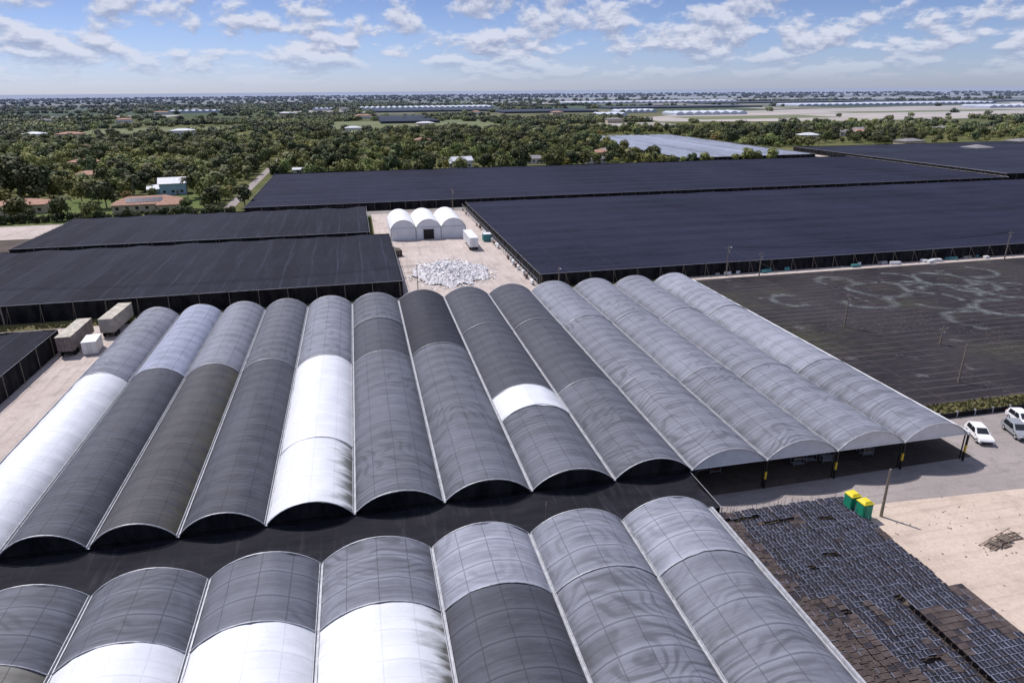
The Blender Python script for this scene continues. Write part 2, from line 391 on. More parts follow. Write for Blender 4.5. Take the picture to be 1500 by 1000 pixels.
SEG2=[
 [(Y2F,45.8,'mid2'),(45.8,Y2N,'tan')],
 [(Y2F,45.8,'mid2'),(45.8,Y2N,'tan')],
 [(Y2F,45.8,'mid2'),(45.8,20,'tan'),(20,Y2N,'dark')],
 [(Y2F,45.8,'mid2'),(45.8,20,'white'),(20,Y2N,'dark')],
 [(Y2F,45.8,'mid2'),(45.8,20,'white'),(20,Y2N,'mid')],
 [(Y2F,45.8,'moire'),(45.8,20,'whiteD'),(20,Y2N,'mid')],
 [(Y2F,45.8,'lite'),(45.8,20,'dark'),(20,Y2N,'mid')],
 [(Y2F,45.8,'mid'),(45.8,20,'moire'),(20,Y2N,'mid')],
 [(Y2F,45.8,'lite'),(45.8,20,'moire'),(20,Y2N,'mid')],
]
def block(name,GX,SEG,yf,yn,openf):
    P=empty(name)
    for k in range(len(GX)-1): bay(P,GX[k],GX[k+1],SEG[k])
    mb=MB()
    for k in range(len(GX)-1):
        for (ya,yb,key) in SEG[k][:-1]:
            arch_pipe(mb,GX[k],GX[k+1],yb,.05,0,.05)
        arch_pipe(mb,GX[k],GX[k+1],yn-.05,.06,0,.02)
        arch_pipe(mb,GX[k],GX[k+1],yf+.05,.06,0,.02)
        y=yn+HOOP
        while y<yf: arch_pipe(mb,GX[k],GX[k+1],y,.03,1,-.4,8); y+=HOOP*2
    mb.make('hoops',[M_steel,M_black],P)
    mb=MB()
    for k,g in enumerate(GX):
        j0=yn-.1; w=.17
        mb.box(g-w,j0,ZG-.12,g+w,yf+.1,ZG-.08,0)
        mb.box(g-w,j0,ZG-.079,g-w+.05,yf+.1,ZG+.12,0)
        mb.box(g+w-.05,j0,ZG-.079,g+w,yf+.1,ZG+.12,0)
        y=yn+.3
        while y<=yf:
            mb.box(g-.06,y-.06,0,g+.06,y+.06,ZG-.121,1); y+=6.1
    mb.make('gutters_and_posts',[M_steel,M_black],P)
    mb=MB()
    for k in range(len(GX)-1):
        o=openf(k)
        gable(mb,GX[k],GX[k+1],yn+.12,1 if o else 0,0)
        gable(mb,GX[k],GX[k+1],yf-.12,0,0)
        if o:
            mb.box(GX[k]+.1,yn+.05,ZG-.14,GX[k+1]-.1,yn+.15,ZG-.02,2)
    mb.make('gable_ends',[M_side,M_wgable,M_white],P)
    return P
B1=block('quonset_shade_greenhouse',G1,SEG1,YF,YN,lambda k:k>=9)
B2=block('quonset_shade_greenhouse',G2,SEG2,Y2F,Y2N,lambda k:False)
mb=MB()
def curtain(mb,a,b,z0,z1,m=0,amp=.12,step=1.0):
    a=Vector(a);b=Vector(b);L=(b-a).length;n=max(1,int(L/step));d=(b-a)/n;nn=Vector((-d.y,d.x)).normalized()
    pv=None
    for i in range(n+1):
        p=a+d*i+nn*(amp*noise.noise(Vector((i*.7,a.x,a.y))))
        q=((p.x,p.y,z0),(p.x+nn.x*amp*.5,p.y+nn.y*amp*.5,z1))
        if pv: mb.quad(pv[0],q[0],q[1],pv[1],m)
        pv=q
curtain(mb,(-43.9,YN),(-43.9,YF),0,ZG-.2); curtain(mb,(-43.9,YF),(71.9,YF),0,ZG-.1)
curtain(mb,(-43.9,YN+.2),(34.4,YN+.2),0,ZG-.15); curtain(mb,(34.7,YN+.3),(34.7,YF),0,ZG-.2)
mb.make('side_curtain',[M_side],B1,smooth=True)
mb=MB(); mb.box(72.09,YN,ZG+.02,72.3,YF,ZG+.2,0); mb.make('eave_rail',[M_white],B1)
mb=MB()
curtain(mb,(32.9,Y2N),(32.9,Y2F),0,ZG-.2); curtain(mb,(-54.2,Y2F),(32.9,Y2F),0,ZG-.2)
mb.make('side_curtain',[M_side],B2,smooth=True)
mb=MB(); mb.box(32.9,Y2N,ZG-.05,33.1,Y2F,ZG+.15,0); mb.make('eave_rail',[M_steel],B2)
mb=MB()
for g in G1[10:]+[34.9]:
    mb.box(g-.1,YN-.25,0,g+.1,YN-.05,1.3,0); mb.box(g-.1,YN-.25,1.301,g+.1,YN-.05,2.3,1); mb.box(g-.1,YN-.25,2.301,g+.1,YN-.05,ZG-.15,0)
mb.make('painted_posts',[M_black,M_yellow],B1)
mb=MB(); n=160; mm=14
for j in range(mm+1):
    for i in range(n+1):
        x=-60+94.2*i/n; y=54.75+7.2*j/mm
        mb.v.append((x,y,3.55-.3*math.sin(math.pi*j/mm)-.12*abs(math.sin(math.pi*(x+3)/9.5))+.10*noise.noise(Vector((x*.5,y*.5,0)))+.05*noise.noise(Vector((x*1.6,y*1.2,4)))))
for j in range(mm):
    for i in range(n):
        a=j*(n+1)+i; mb.f.append((a,a+1,a+n+2,a+n+1)); mb.m.append(0)
CN=empty('shade_net_canopy'); mb.make('net',[M_strip],CN,smooth=True)
mb=MB(); curtain(mb,(34.25,54.75),(34.25,61.9),0,3.5,0,.15,.6); mb.make('side_net',[M_side],CN)
mb=MB(); mb.tube((34.25,54.6,3.55),(34.25,61.9,3.58),.03); mb.tube((34.25,54.6,0),(34.25,54.6,3.7),.06); mb.tube((34.25,58.4,0),(34.25,58.4,3.6),.05)
mb.make('frame',[M_steel],CN)

# ---------------------------------------------------------------- flat shade houses
def shadehouse(name,x0,x1,y0,y1,h,mat,px=6.1,py=6.1,guy=True,res=2.03,sag=.45,ax=0):
    P=empty(name)
    mb=MB(); nx=max(2,int((x1-x0)/res)); ny=max(2,int((y1-y0)/res))
    for j in range(ny+1):
        for i in range(nx+1):
            x=x0+(x1-x0)*i/nx; y=y0+(y1-y0)*j/ny
            s=sag*abs(math.sin(math.pi*(x if ax==0 else y)/(px*2)))*(.7+.5*noise.noise(Vector((x*.05,y*.05,1))))
            mb.v.append((x,y,h-s+.18*noise.noise(Vector((x*.1,y*.1,h)))+.10*noise.noise(Vector((x*.35,y*.35,h)))))
    for j in range(ny):
        for i in range(nx):
            a=j*(nx+1)+i; mb.f.append((a,a+1,a+nx+2,a+nx+1)); mb.m.append(0)
    mb.make('net_roof',[mat],P,smooth=True)
    mb=MB(); e=.1
    for a,b2 in(((x0-e,y0-e),(x1+e,y0-e)),((x1+e,y0-e),(x1+e,y1+e)),((x1+e,y1+e),(x0-e,y1+e)),((x0-e,y1+e),(x0-e,y0-e))):
        curtain(mb,a,b2,0,h-.05,0,.15,1.5)
    mb.make('net_walls',[M_side],P)
    mb=MB()
    x=x0
    while x<=x1+.1:
        for y,s in((y0-.35,-1),(y1+.35,1)):
            mb.tube((x,y,0),(x,y,h+.15),.07,.06,5)
            if guy: mb.tube((x,y+s*.05,h),(x+.3,y+s*2.2,0),.025,.025,3,0,False)
        x+=px
    y=y0
    while y<=y1+.1:
        for x,s in((x0-.35,-1),(x1+.35,1)): mb.tube((x,y,0),(x,y,h+.15),.07,.06,5)
        y+=py
    mb.tube((x0-.3,y0-.3,h+.05),(x1+.3,y0-.3,h+.05),.04,.04,4,1,False)
    mb.tube((x1+.3,y0-.3,h+.05),(x1+.3,y1+.3,h+.05),.04,.04,4,1,False)
    mb.tube((x0-.3,y0-.3,h+.05),(x0-.3,y1+.3,h+.05),.04,.04,4,1,False)
    mb.make('posts_and_cables',[M_wood,M_steel],P)
    return P
SH=[]
def sh(*a,**k): SH.append((a[1],a[2],a[3],a[4])); return shadehouse(*a,**k)
sh('flat_shade_house',41,340,153.5,269,3.2,M_topY,ax=1)
sh('flat_shade_house',-43,308,278,396,3.2,M_topY,ax=1,guy=False,res=3)
sh('flat_shade_house',-200,8,152.5,209,4.0,M_top)
sh('flat_shade_house',-96,2,213,264,4.0,M_top)
sh('flat_shade_house',-150,-56.2,20,134,3.9,M_top,guy=False)
sh('flat_shade_house',320,640,290,470,3.2,M_topG,ax=1,guy=False,res=6)
sh('silver_shade_house',202,297,412,640,3.4,M_topB,guy=False,res=1.75,px=3.5,sag=.5)

# ---------------------------------------------------------------- triple white greenhouse
P=empty('white_quonset_greenhouse')
WX=[8.9,16.8,24.8,32.7]; y0,y1=217,239
mb=MB()
for k in range(3):
    n=16;i0=len(mb.v)
    for j in range(9):
        y=y0-.3+(y1-y0+.3)*j/8
        for i in range(n+1):
            x,z=arc(WX[k]+.05,WX[k+1]-.05,i/n,2.6); mb.v.append((x,y,3.9+z-.05*(j%2)))
    for j in range(8):
        for i in range(n):
            a=i0+j*(n+1)+i; mb.f.append((a,a+n+1,a+n+2,a+1)); mb.m.append(0)
mb.make('roof',[M_white],P,smooth=True)
mb=MB()
for k in range(3):
    for y in(y0,y1):
        i=len(mb.v)
        for q in range(17):
            x,z=arc(WX[k]+.12,WX[k+1]-.12,q/16,2.55); mb.v.append((x,y,3.9+z)); mb.v.append((x,y,0))
        for q in range(16): mb.f.append((i+2*q,i+2*q+1,i+2*q+3,i+2*q+2)); mb.m.append(0)
mb.box(WX[0]-.05,y0,0,WX[0]+.05,y1,3.9); mb.box(WX[3]-.05,y0,0,WX[3]+.05,y1,3.9)
mb.make('walls',[simple('white_wall_film',(.70,.71,.74),.6,.1,.4)],P)
mb=MB(); mb.box(19.2,y0-.08,0,22.4,y0-.02,3.1); mb.make('doorway',[M_black],P)
mb=MB()
for a,b_ in(((19.1,0),(19.1,3.2)),((22.5,0),(22.5,3.2)),((19.1,3.2),(22.5,3.2))): mb.tube((a[0],y0-.1,a[1]),(b_[0],y0-.1,b_[1]),.09)
for k in(0,1,2,3): mb.tube((WX[k],y0-.1,0),(WX[k],y0-.1,3.9),.08)
for k in range(3): mb.tube((WX[k],y0-.1,3.85),(WX[k+1],y0-.1,3.85),.06)
mb.make('door_frame',[M_steel],P)

# ---------------------------------------------------------------- trailers and containers
def trailer(name,x,y,L,W,Hh,rot,mw,mroof,wheels=True):
    P=empty(name,(x,y,0),rot); mb=MB(); zb=1.1 if wheels else .15
    mb.box(-W/2,-L/2,zb,W/2,L/2,zb+Hh,0)
    n=int(L/.6)
    for i in range(n):
        yy=-L/2+.3+i*.6
        for s in(-1,1): mb.box(min(s*W/2,s*(W/2+.03)),yy-.05,zb+.1,max(s*W/2,s*(W/2+.03)),yy+.05,zb+Hh-.1,0)
    mb.make('body',[mw],P)
    mb=MB(); mb.box(-W/2-.04,-L/2-.04,zb+Hh,W/2+.04,L/2+.04,zb+Hh+.06,0)
    for i in range(int(L/1.2)): mb.box(-W/2,-L/2+.6+i*1.2,zb+Hh+.06,W/2,-L/2+.68+i*1.2,zb+Hh+.085,0)
    mb.make('roof',[mroof],P)
    mb=MB()
    for s in(-1,1):
        mb.box(s*W/4-W/4+.06,-L/2-.05,zb+.08,s*W/4+W/4-.06,-L/2-.01,zb+Hh-.1,0)
        mb.tube((s*.25,-L/2-.08,zb+.1),(s*.25,-L/2-.08,zb+Hh-.1),.025,m=1)
    mb.make('rear_doors',[mw,M_steel],P)
    mb=MB()
    if wheels:
        for yy in(-L/2+1.2,-L/2+2.4):
            for s in(-1,1): mb.tube((s*(W/2-.35),yy,.5),(s*(W/2-.05),yy,.5),.5,.5,14)
        mb.box(-.5,-L/2+.3,.7,.5,L/2-.5,zb-.01,0); mb.box(-.8,L/2-2.2,0,-.65,L/2-2.05,.7,0); mb.box(.65,L/2-2.2,0,.8,L/2-2.05,.7,0)
    else:
        for yy in(-L/2+.3,0,L/2-.3): mb.box(-W/2,yy-.1,0,W/2,yy+.1,.15,0)
    mb.make('running_gear',[M_rubber],P)
M_tanb=simple('faded_tan_panel',(.36,.34,.31),.6,.3,1); M_tanr=simple('sun_bleached_roof',(.46,.42,.35),.6,.4,.8)
M_greyb=simple('dull_brown_grey_panel',(.22,.185,.17),.7,.35,1)
trailer('box_trailer',-53.6,134.5,11,2.5,2.7,0,M_greyb,M_tanr)
trailer('box_trailer',-49.3,144,11,2.5,2.7,-.05,M_tanb,M_tanr)
trailer('storage_container',-50.0,131.5,4.5,2.4,2.3,.1,M_white,M_white,False)
trailer('box_trailer',32,203,13,2.5,2.7,0,M_white,M_white)
trailer('storage_container',38.2,209.5,3.0,2.4,2.2,0,simple('teal_panel',(.05,.22,.24),.6),M_white,False)
trailer('storage_container',9.3,196,4,2.2,1.6,0.2,M_rust,M_soil,False)

# ---------------------------------------------------------------- cars
def car(name,x,y,rot,paint,suv=True):
    P=empty(name,(x,y,0.05),rot)
    W=1.86;Hh=1.68 if suv else 1.46
    prof=[(-2.32,.45),(-2.34,.95),(-2.2,1.05),(-1.95,Hh-.12),(-1.5,Hh),(.1,Hh),(.95,1.08),(2.05,.92),(2.3,.72),(2.32,.42)] if suv else \
         [(-2.3,.42),(-2.32,.85),(-2.15,1.0),(-1.4,1.05),(-.9,Hh-.05),(.1,Hh),(1.0,1.0),(2.05,.85),(2.3,.65),(2.32,.4)]
    mb=MB(); n=len(prof)
    secs=[(-W/2,.94),(-W/2+.07,1.0),(W/2-.07,1.0),(W/2,.94)]
    def wz(xx,z):
        k=max(0,(z-.95)/(Hh-.95)); return xx*(1-.20*k)
    for xx,s in secs:
        for (yy,z) in prof: mb.v.append((wz(xx,z),yy*(1 if s==1 else .985),z if s==1 or z<1 else z-.03))
    for si in range(3):
        for k in range(n-1):
            a=si*n+k; mb.f.append((a,a+1,a+n+1,a+n)); mb.m.append(0)
    mb.f.append(tuple(reversed(range(n)))); mb.m.append(0)
    mb.f.append(tuple(range(3*n,4*n))); mb.m.append(0)
    for si in range(3):
        a=si*n; mb.f.append((a,a+n,a+2*n-1,a+n-1)); mb.m.append(0)
    mb.make('body',[paint],P)
    g=MB(); zt=Hh-.1
    for s in(-1,1):
        def q(yy,z,o=.012): return (wz(s*(W/2+o),z),yy,z)
        rear=-1.75 if suv else -1.15
        for ya,yb,yc,yd in((rear,rear+.12,-.55,-.6),(-.5,-.45,.12,.75)):
            A=[q(ya,1.02),q(yd,1.02),q(yc,zt),q(yb,zt)]
            if s>0: g.quad(*A)
            else: g.quad(*A[::-1])
    def w2(xx,yy,z): return (wz(xx,z),yy,z)
    g.quad(w2(-.78,.93,1.13),w2(.78,.93,1.13),w2(.74,.2,Hh-.04),w2(-.74,.2,Hh-.04))
    if suv: g.quad(w2(.76,-2.19,1.14),w2(-.76,-2.19,1.14),w2(-.72,-1.99,Hh-.17),w2(.72,-1.99,Hh-.17))
    else: g.quad(w2(.74,-1.40,1.09),w2(-.74,-1.40,1.09),w2(-.7,-.96,Hh-.1),w2(.7,-.96,Hh-.1))
    g.make('windows',[M_glass],P)
    w=MB()
    for yy in(-1.42,1.42):
        for s in(-1,1):
            w.tube((s*(W/2-.2),yy,.34),(s*(W/2+.02),yy,.34),.34,.34,16,0)
            w.tube((s*(W/2+.02),yy,.34),(s*(W/2+.035),yy,.34),.21,.19,12,1)
    w.box(-.7,-2.36,.42,.7,-2.33,.6,0); w.box(-.7,2.31,.4,.7,2.34,.58,0)
    w.make('wheels_and_bumpers',[M_rubber,M_steel],P)
    l=MB()
    for s in(-1,1):
        l.box(s*.72-.16,2.24,.7,s*.72+.16,2.33,.8,0); l.box(s*.76-.1,-2.37,.85,s*.76+.1,-2.3,1.05,1)
        l.box(s*1.0-.09,.62,1.0,s*1.0+.09,.78,1.12,2)
    l.make('lamps_and_mirrors',[M_white,simple('red_lens',(.4,.02,.02),.3),paint],P)
M_wcar=simple('white_car_paint',(.78,.78,.78),.25,.02,1,0,.5)
M_scar=simple('silver_car_paint',(.38,.40,.42),.3,.03,1,.4,.5)
car('parked_suv',78.8,66.3,math.radians(158),M_wcar)
car('parked_suv',84.6,66.0,math.radians(160),M_scar,True)
car('parked_suv',88.2,68.5,math.radians(165),M_wcar)
car('parked_car',91.5,66.5,math.radians(160),M_wcar,False)

# ---------------------------------------------------------------- poles and lines
def pole(name,x,y,h,arm=1.6,lamp=False,r=.17):
    P=empty(name,(x,y,0)); mb=MB(); mb.tube((0,0,0),(0,0,h),r,r*.65,8); mb.make('shaft',[M_wood],P)
    mb=MB()
    if arm:
        mb.box(-arm/2,-.15,h-.6,arm/2,-.05,h-.48,0)
        for s in(-.45,0,.45): mb.tube((s*arm,-.1,h-.48),(s*arm,-.1,h-.25),.05,.04,6,1)
        mb.tube((.22,0,h-1.9),(.22,0,h-1.1),.17,.17,10,1)
    if lamp:
        mb.tube((0,0,h-.3),(0,-1.0,h-.1),.03,.03,5,1); mb.box(-.15,-1.45,h-.18,.15,-.95,h-.04,1)
    if not arm and not lamp: mb.tube((0,-.1,h-.3),(0,.1,h-.3),.05,.05,6,0)
    mb.make('crossarm',[M_wood,M_steel],P); return P
pole('utility_pole',36,271,8.5); pole('utility_pole',88.7,151.6,7.8,lamp=True); pole('utility_pole',96,148.5,6.5)
pole('utility_pole',91.4,110.2,7.0,1.2); pole('utility_pole',91.4,82.6,6.5,0); pole('utility_pole',53.4,53.8,6.0,0,False)
pole('utility_pole',-72.7,151.3,8.0,0); pole('utility_pole',11.7,154.9,7.0,0,True,.1); pole('utility_pole',102,97.7,3.6,1.8)
pole('utility_pole',15.8,56.5,5.8,0,False,.08); pole('utility_pole',170,148.6,8.0); pole('utility_pole',45,152,5,0,True)
mb=MB()
def wire(a,b2,sag=.8,n=12):
    pr=None
    for i in range(n+1):
        t=i/n; p=[a[k]+(b2[k]-a[k])*t for k in range(3)]; p[2]-=4*sag*t*(1-t)
        if pr: mb.tube(pr,p,.018,.018,3,0,False)
        pr=p
for s in(-.7,0,.7):
    wire((88.7+s,151.5,7.6),(170+s,148.5,7.8),1.5); wire((-72.7,151.3,7.8+s*.3),(11.7,154.9,6.8+s*.3),1.2)
wire((91.4,110.2,6.8),(88.7,151.6,7.3)); wire((91.4,82.6,6.3),(91.4,110.2,6.8))
mb.make('power_line',[M_black])

# ---------------------------------------------------------------- fences
mb=MB(); y=152
while y<270:
    mb.tube((39.6,y,0),(39.6,y,2.6),.07,.07,5,0)
    if R()<.5:
        mb.obox((39.4,y+1.2,.5+R()*.5),(.5,U(.8,2.2),U(.4,1.2)),U(-.2,.2),random.choice([1,1,2]))
    y+=3
for z in(.6,1.4,2.4): mb.tube((39.6,152,z),(39.6,270,z),.03,.03,4,0,False)
mb.make('yard_fence',[M_steel,M_white,M_rust])
mb=MB(); x=75
while x<220:
    mb.box(x,72.2,0,x+2.9,72.35,.8,0); mb.box(x+2.9,72.15,0,x+3.05,72.4,1.0,1); x+=3.05
mb.make('low_black_fence',[M_side,M_steel])

# ---------------------------------------------------------------- film debris pile
m,nt,b=new_mat('crumpled_film'); p=pos(nt)
c=mixc(nt,mr(nt,nz(nt,p,1.4,6,.8),.32,.55),(.16,.15,.15),(.66,.64,.66)); lk(nt,c,b.inputs['Base Color']); b.inputs['Roughness'].default_value=.6
M_film=m
mb=MB(); n=60
for j in range(n+1):
    for i in range(n+1):
        u=i/n*2-1;v=j/n*2-1; x=21.6+u*10.5; y=172+v*14
        e=max(0,1-(u*u+v*v)*(1+.6*noise.noise(Vector((u*2,v*2,1)))))
        z=.03+e**.6*(.9+.8*noise.noise(Vector((x*.5,y*.5,0)))+.7*noise.noise(Vector((x*1.6,y*1.6,4))))
        if e<=0:z=.015
        mb.v.append((x+U(-.12,.12),y+U(-.12,.12),z))
for j in range(n):
    for i in range(n):
        u=(i+.5)/n*2-1;v=(j+.5)/n*2-1
        if u*u+v*v<.85+.45*noise.noise(Vector((u*3,v*3,8))):
            a=j*(n+1)+i; mb.f.append((a,a+1,a+n+2,a+n+1)); mb.m.append(0)
for k in range(1100):
    t=U(0,6.28);r=math.sqrt(R())*1.15; x=21.6+r*10.5*math.cos(t); y=172+r*14*math.sin(t); z=max(.1,1.2*(1-r*r)+U(0,.4))
    d=U(.15,.7); q=[Vector((U(-d,d),U(-d,d),U(-.2,.25))) for _ in range(3)]
    mb.tri(*[(x+w.x,y+w.y,max(.06,z+w.z)) for w in q],m=random.choice([0,1,1]))
mb.make('plastic_film_pile',[M_film,M_white])

# ---------------------------------------------------------------- clutter along the track
mb=MB(); mats=[M_white,simple('blue_drum',(.07,.17,.30),.5),M_wood,M_steel,simple('pale_board',(.5,.47,.42),.8),simple('teal_tub',(.08,.25,.26),.6)]
x=84
while x<330:
    x+=abs(random.gauss(0,1.8))+.4
    if noise.noise(Vector((x*.06,0,0)))<-.15: continue
    y=U(151,156)
    if R()<.5: 
        for l in range(random.randint(1,5)): mb.obox((x,y,.08+l*.15),(1.2,1.0,.1),U(-.3,.3),random.choice([2,4,0]))
    else: mb.obox((x,y,.45),(U(.8,3.2),U(.6,1.4),U(.4,.9)),U(-.4,.4),random.choice([0,0,1,3,5,4]))
mb.make('pallets_and_drums',mats)
mb=MB()
for k in range(46):
    x=U(36,71); y=U(64.5,78); h=U(1.2,2.2)
    for (a,b2) in((0,0),(1.4,0),(0,.7),(1.4,.7)): mb.tube((x+a,y+b2,0),(x+a,y+b2,h),.03,.03,4,0,False)
    for z in(.3,h*.5,h-.1):
        mb.box(x,y,z,x+1.4,y+.7,z+.04,0)
        if R()<.7: mb.box(x+.1,y+.1,z+.05,x+1.3,y+.6,z+U(.2,.45),random.choice([1,2,3,4,4,4]))
mb.make('plant_carts',[M_steel,simple('dull_red_crate',(.10,.035,.03)),simple('grey_crate',(.16,.16,.17)),simple('green_crop',(.05,.08,.03)),M_rust],None)

# ---------------------------------------------------------------- plant racks yard
M_rackd=simple('dark_tray',(.017,.018,.030),.8,.5,1.3); M_rackb=simple('brown_tray',(.075,.060,.060),.9,.5,1.2)
M_rackw=simple('rack_frame',(.24,.255,.33),.6,.5,1.3); M_stick=simple('dry_stems',(.12,.092,.087),.9,.5,3)
mb=MB()
def rack(x,y,w,l,z,rot,kind,tilt):
    M=Matrix.Rotation(rot,3,'Z')@Matrix.Rotation(U(-.02,.02),3,'Y')@Matrix.Rotation(tilt,3,'X')
    c=Vector((x,y,z))
    def bx(o,d,m): mb.obox(tuple(c+M@Vector(o)),d,m=m,mat=M)
    bx((0,0,0),(w,l,.05),0 if kind==0 else random.choice([1,1,1,1,0]))
    fm=2 if (kind==0 or R()<.15) else 3
    bx((-w/2,0,.05),(.035,l,.1),fm)
    bx((0,-l/2,.04),(w,.03,.08),fm if R()<.5 else 3)
    if kind==0:
        bx((0,0,.03),(.02,l,.04),2)
    else:
        for q in(-.25,0,.25): bx((q*w,0,.035),(.02,l,.05),3)
    for s in(-1,1): mb.obox((x+s*w*.4,y,z/2-.03),(.05,.05,z-.06),m=3)
y=57.2; row=0
while y>14:
    row+=1
    for k in range(19):
        x=35.2+k*.86
        if x>50.7: continue
        if y<41.8 and x>44.9: continue
        gap=noise.noise(Vector((x*.35,y*.22,2)))
        if gap<-.5 and R()<.5: continue
        kind=1 if (x<37.6 or (y<43 and x<39.5+(43-y)*.1) or noise.noise(Vector((k*.8,y*.10,9)))>.45) else 0
        if noise.noise(Vector((k*.15,row*.9,30)))>.5: continue
        rack(x+.10*math.sin(row*.7)+.05*math.sin(row*2.1),y+(.12 if k%2 else 0)+U(-.03,.03),.80,.50,.62+.06*math.sin(k*1.7),0.0+U(-.03,.03),kind,.14+U(-.04,.04))
    y-=.62
y=41.4
while y>14:
    for k in range(8):
        x=45.8+k*.82
        kind=0 if noise.noise(Vector((x*.3,y*.2,5)))<.02 else 1
        rack(x,y,.79,.60,1.0,0,kind,.05)
    y-=.68
mb.make('plant_tray_racks',[M_rackd,M_rackb,M_rackw,M_stick])
mb=MB()
for k in range(110):
    x=U(35.3,51); y=random.choice([U(56,57.6),U(40,57)]) if x<50 else U(45,57); mb.tube((x,y,0),(x+U(-.1,.1),y+U(-.1,.1),U(1.2,2.0)),.022,.02,4,0,False)
mb.make('support_stakes',[M_rackw])
mb=MB()
for k in range(4200):
    x=U(35.1,50.6); y=U(15,57.3)
    if noise.noise(Vector(((x-35.2)/.86*.8,y*.10,9)))<.38 and x>38.0 and R()<.9: continue
    z=U(.62,.85); d=.13; mb.tri((x+U(-d,d),y+U(-d,d),z),(x+U(-d,d),y+U(-d,d),z+U(0,.15)),(x+U(-d,d),y+U(-d,d),z+U(.05,.22)),random.choice([0,0,0,1]))
mb.make('withered_plants',[M_stick,simple('sparse_green',(.07,.08,.03),.9)])
rect('rack_yard_floor',34.9,10,51.3,57.4,.07,M_brown)

# portable toilets
M_pt=simple('green_plastic',(.02,.27,.16),.5,.1,1); M_py=simple('yellow_plastic',(.70,.58,.03),.5,.08,1)
for (x,y) in((50.9,55.6),(51.2,54.0)):
    P=empty('portable_toilet',(x,y,0.05),.05)
    mb=MB(); mb.box(-.58,-.58,.1,.58,.58,2.0,0)
    for s in(-1,1): mb.box(s*.58-.03,-.5,.3,s*.58+.03,.5,1.9,0)
    mb.make('cabin',[M_pt],P)
    mb=MB(); mb.box(-.64,-.64,2.0,.64,.64,2.1,0)
    i=len(mb.v); mb.v+=[(-.6,-.6,2.1),(.6,-.6,2.1),(.6,.6,2.1),(-.6,.6,2.1),(-.35,-.4,2.35),(.35,-.4,2.35),(.35,.4,2.35),(-.35,.4,2.35)]
    for f in((0,1,5,4),(1,2,6,5),(2,3,7,6),(3,0,4,7),(4,5,6,7)): mb.f.append(tuple(i+k for k in f)); mb.m.append(0)
    mb.make('roof',[M_py],P)
    mb=MB(); mb.box(-.4,-.63,.2,.4,-.6,1.9,0); mb.box(.22,-.66,1.0,.3,-.63,1.1,1); mb.make('door',[M_pt,M_black],P)
    mb=MB(); mb.box(-.6,-.6,0,.6,.6,.1); mb.make('skid',[M_black],P)
# pile of broken pallets and an old steel trolley frame on the limestone
P=empty('broken_pallet_pile',(62.2,47.0,0.05),.3); mb=MB()
for (px,py,rz,lv) in((-1.5,.1,.1,0),(-.2,-.3,-.15,0),(1.1,.1,.25,0),(2.2,-.2,-.3,0),(-.9,.1,.3,1),(.6,0,-.2,1)):
    zb=.06+lv*.17
    Mr=Matrix.Rotation(rz,3,'Z')
    for s in(-.5,0,.5):
        o=Mr@Vector((0,s,0)); mb.obox((px+o.x,py+o.y,zb),(1.2,.09,.1),rz,1)
    for s in range(6):
        if R()<.2: continue
        o=Mr@Vector((-.5+s*.2,0,0)); mb.obox((px+o.x,py+o.y,zb+.065),(.1,1.1,.022),rz+U(-.05,.05),0 if R()<.7 else 1)
mb.make('pallets',[M_wood,M_rust],P)
mb=MB()
for s in(-.5,.5): mb.tube((-2.6,s+.3,.12),(2.8,s+.1,.42),.04,.04,5)
for q in(-2.2,-1,0,1.2,2.4): mb.tube((q,-.4,.3),(q,.7,.34),.03,.03,5)
mb.make('steel_frame',[M_rust],P)
# loose stones and tyre-pushed rubble on the lot
mb=MB()
for k in range(420):
    x=U(52.5,95); y=U(22,56); s=U(.04,.16)
    mb.obox((x,y,.05+s*.3),(s,s*U(.6,1.2),s*.7),U(0,3),0)
mb.make('scattered_stones',[simple('limestone_rubble',(.34,.29,.25),.9,.3,2)])

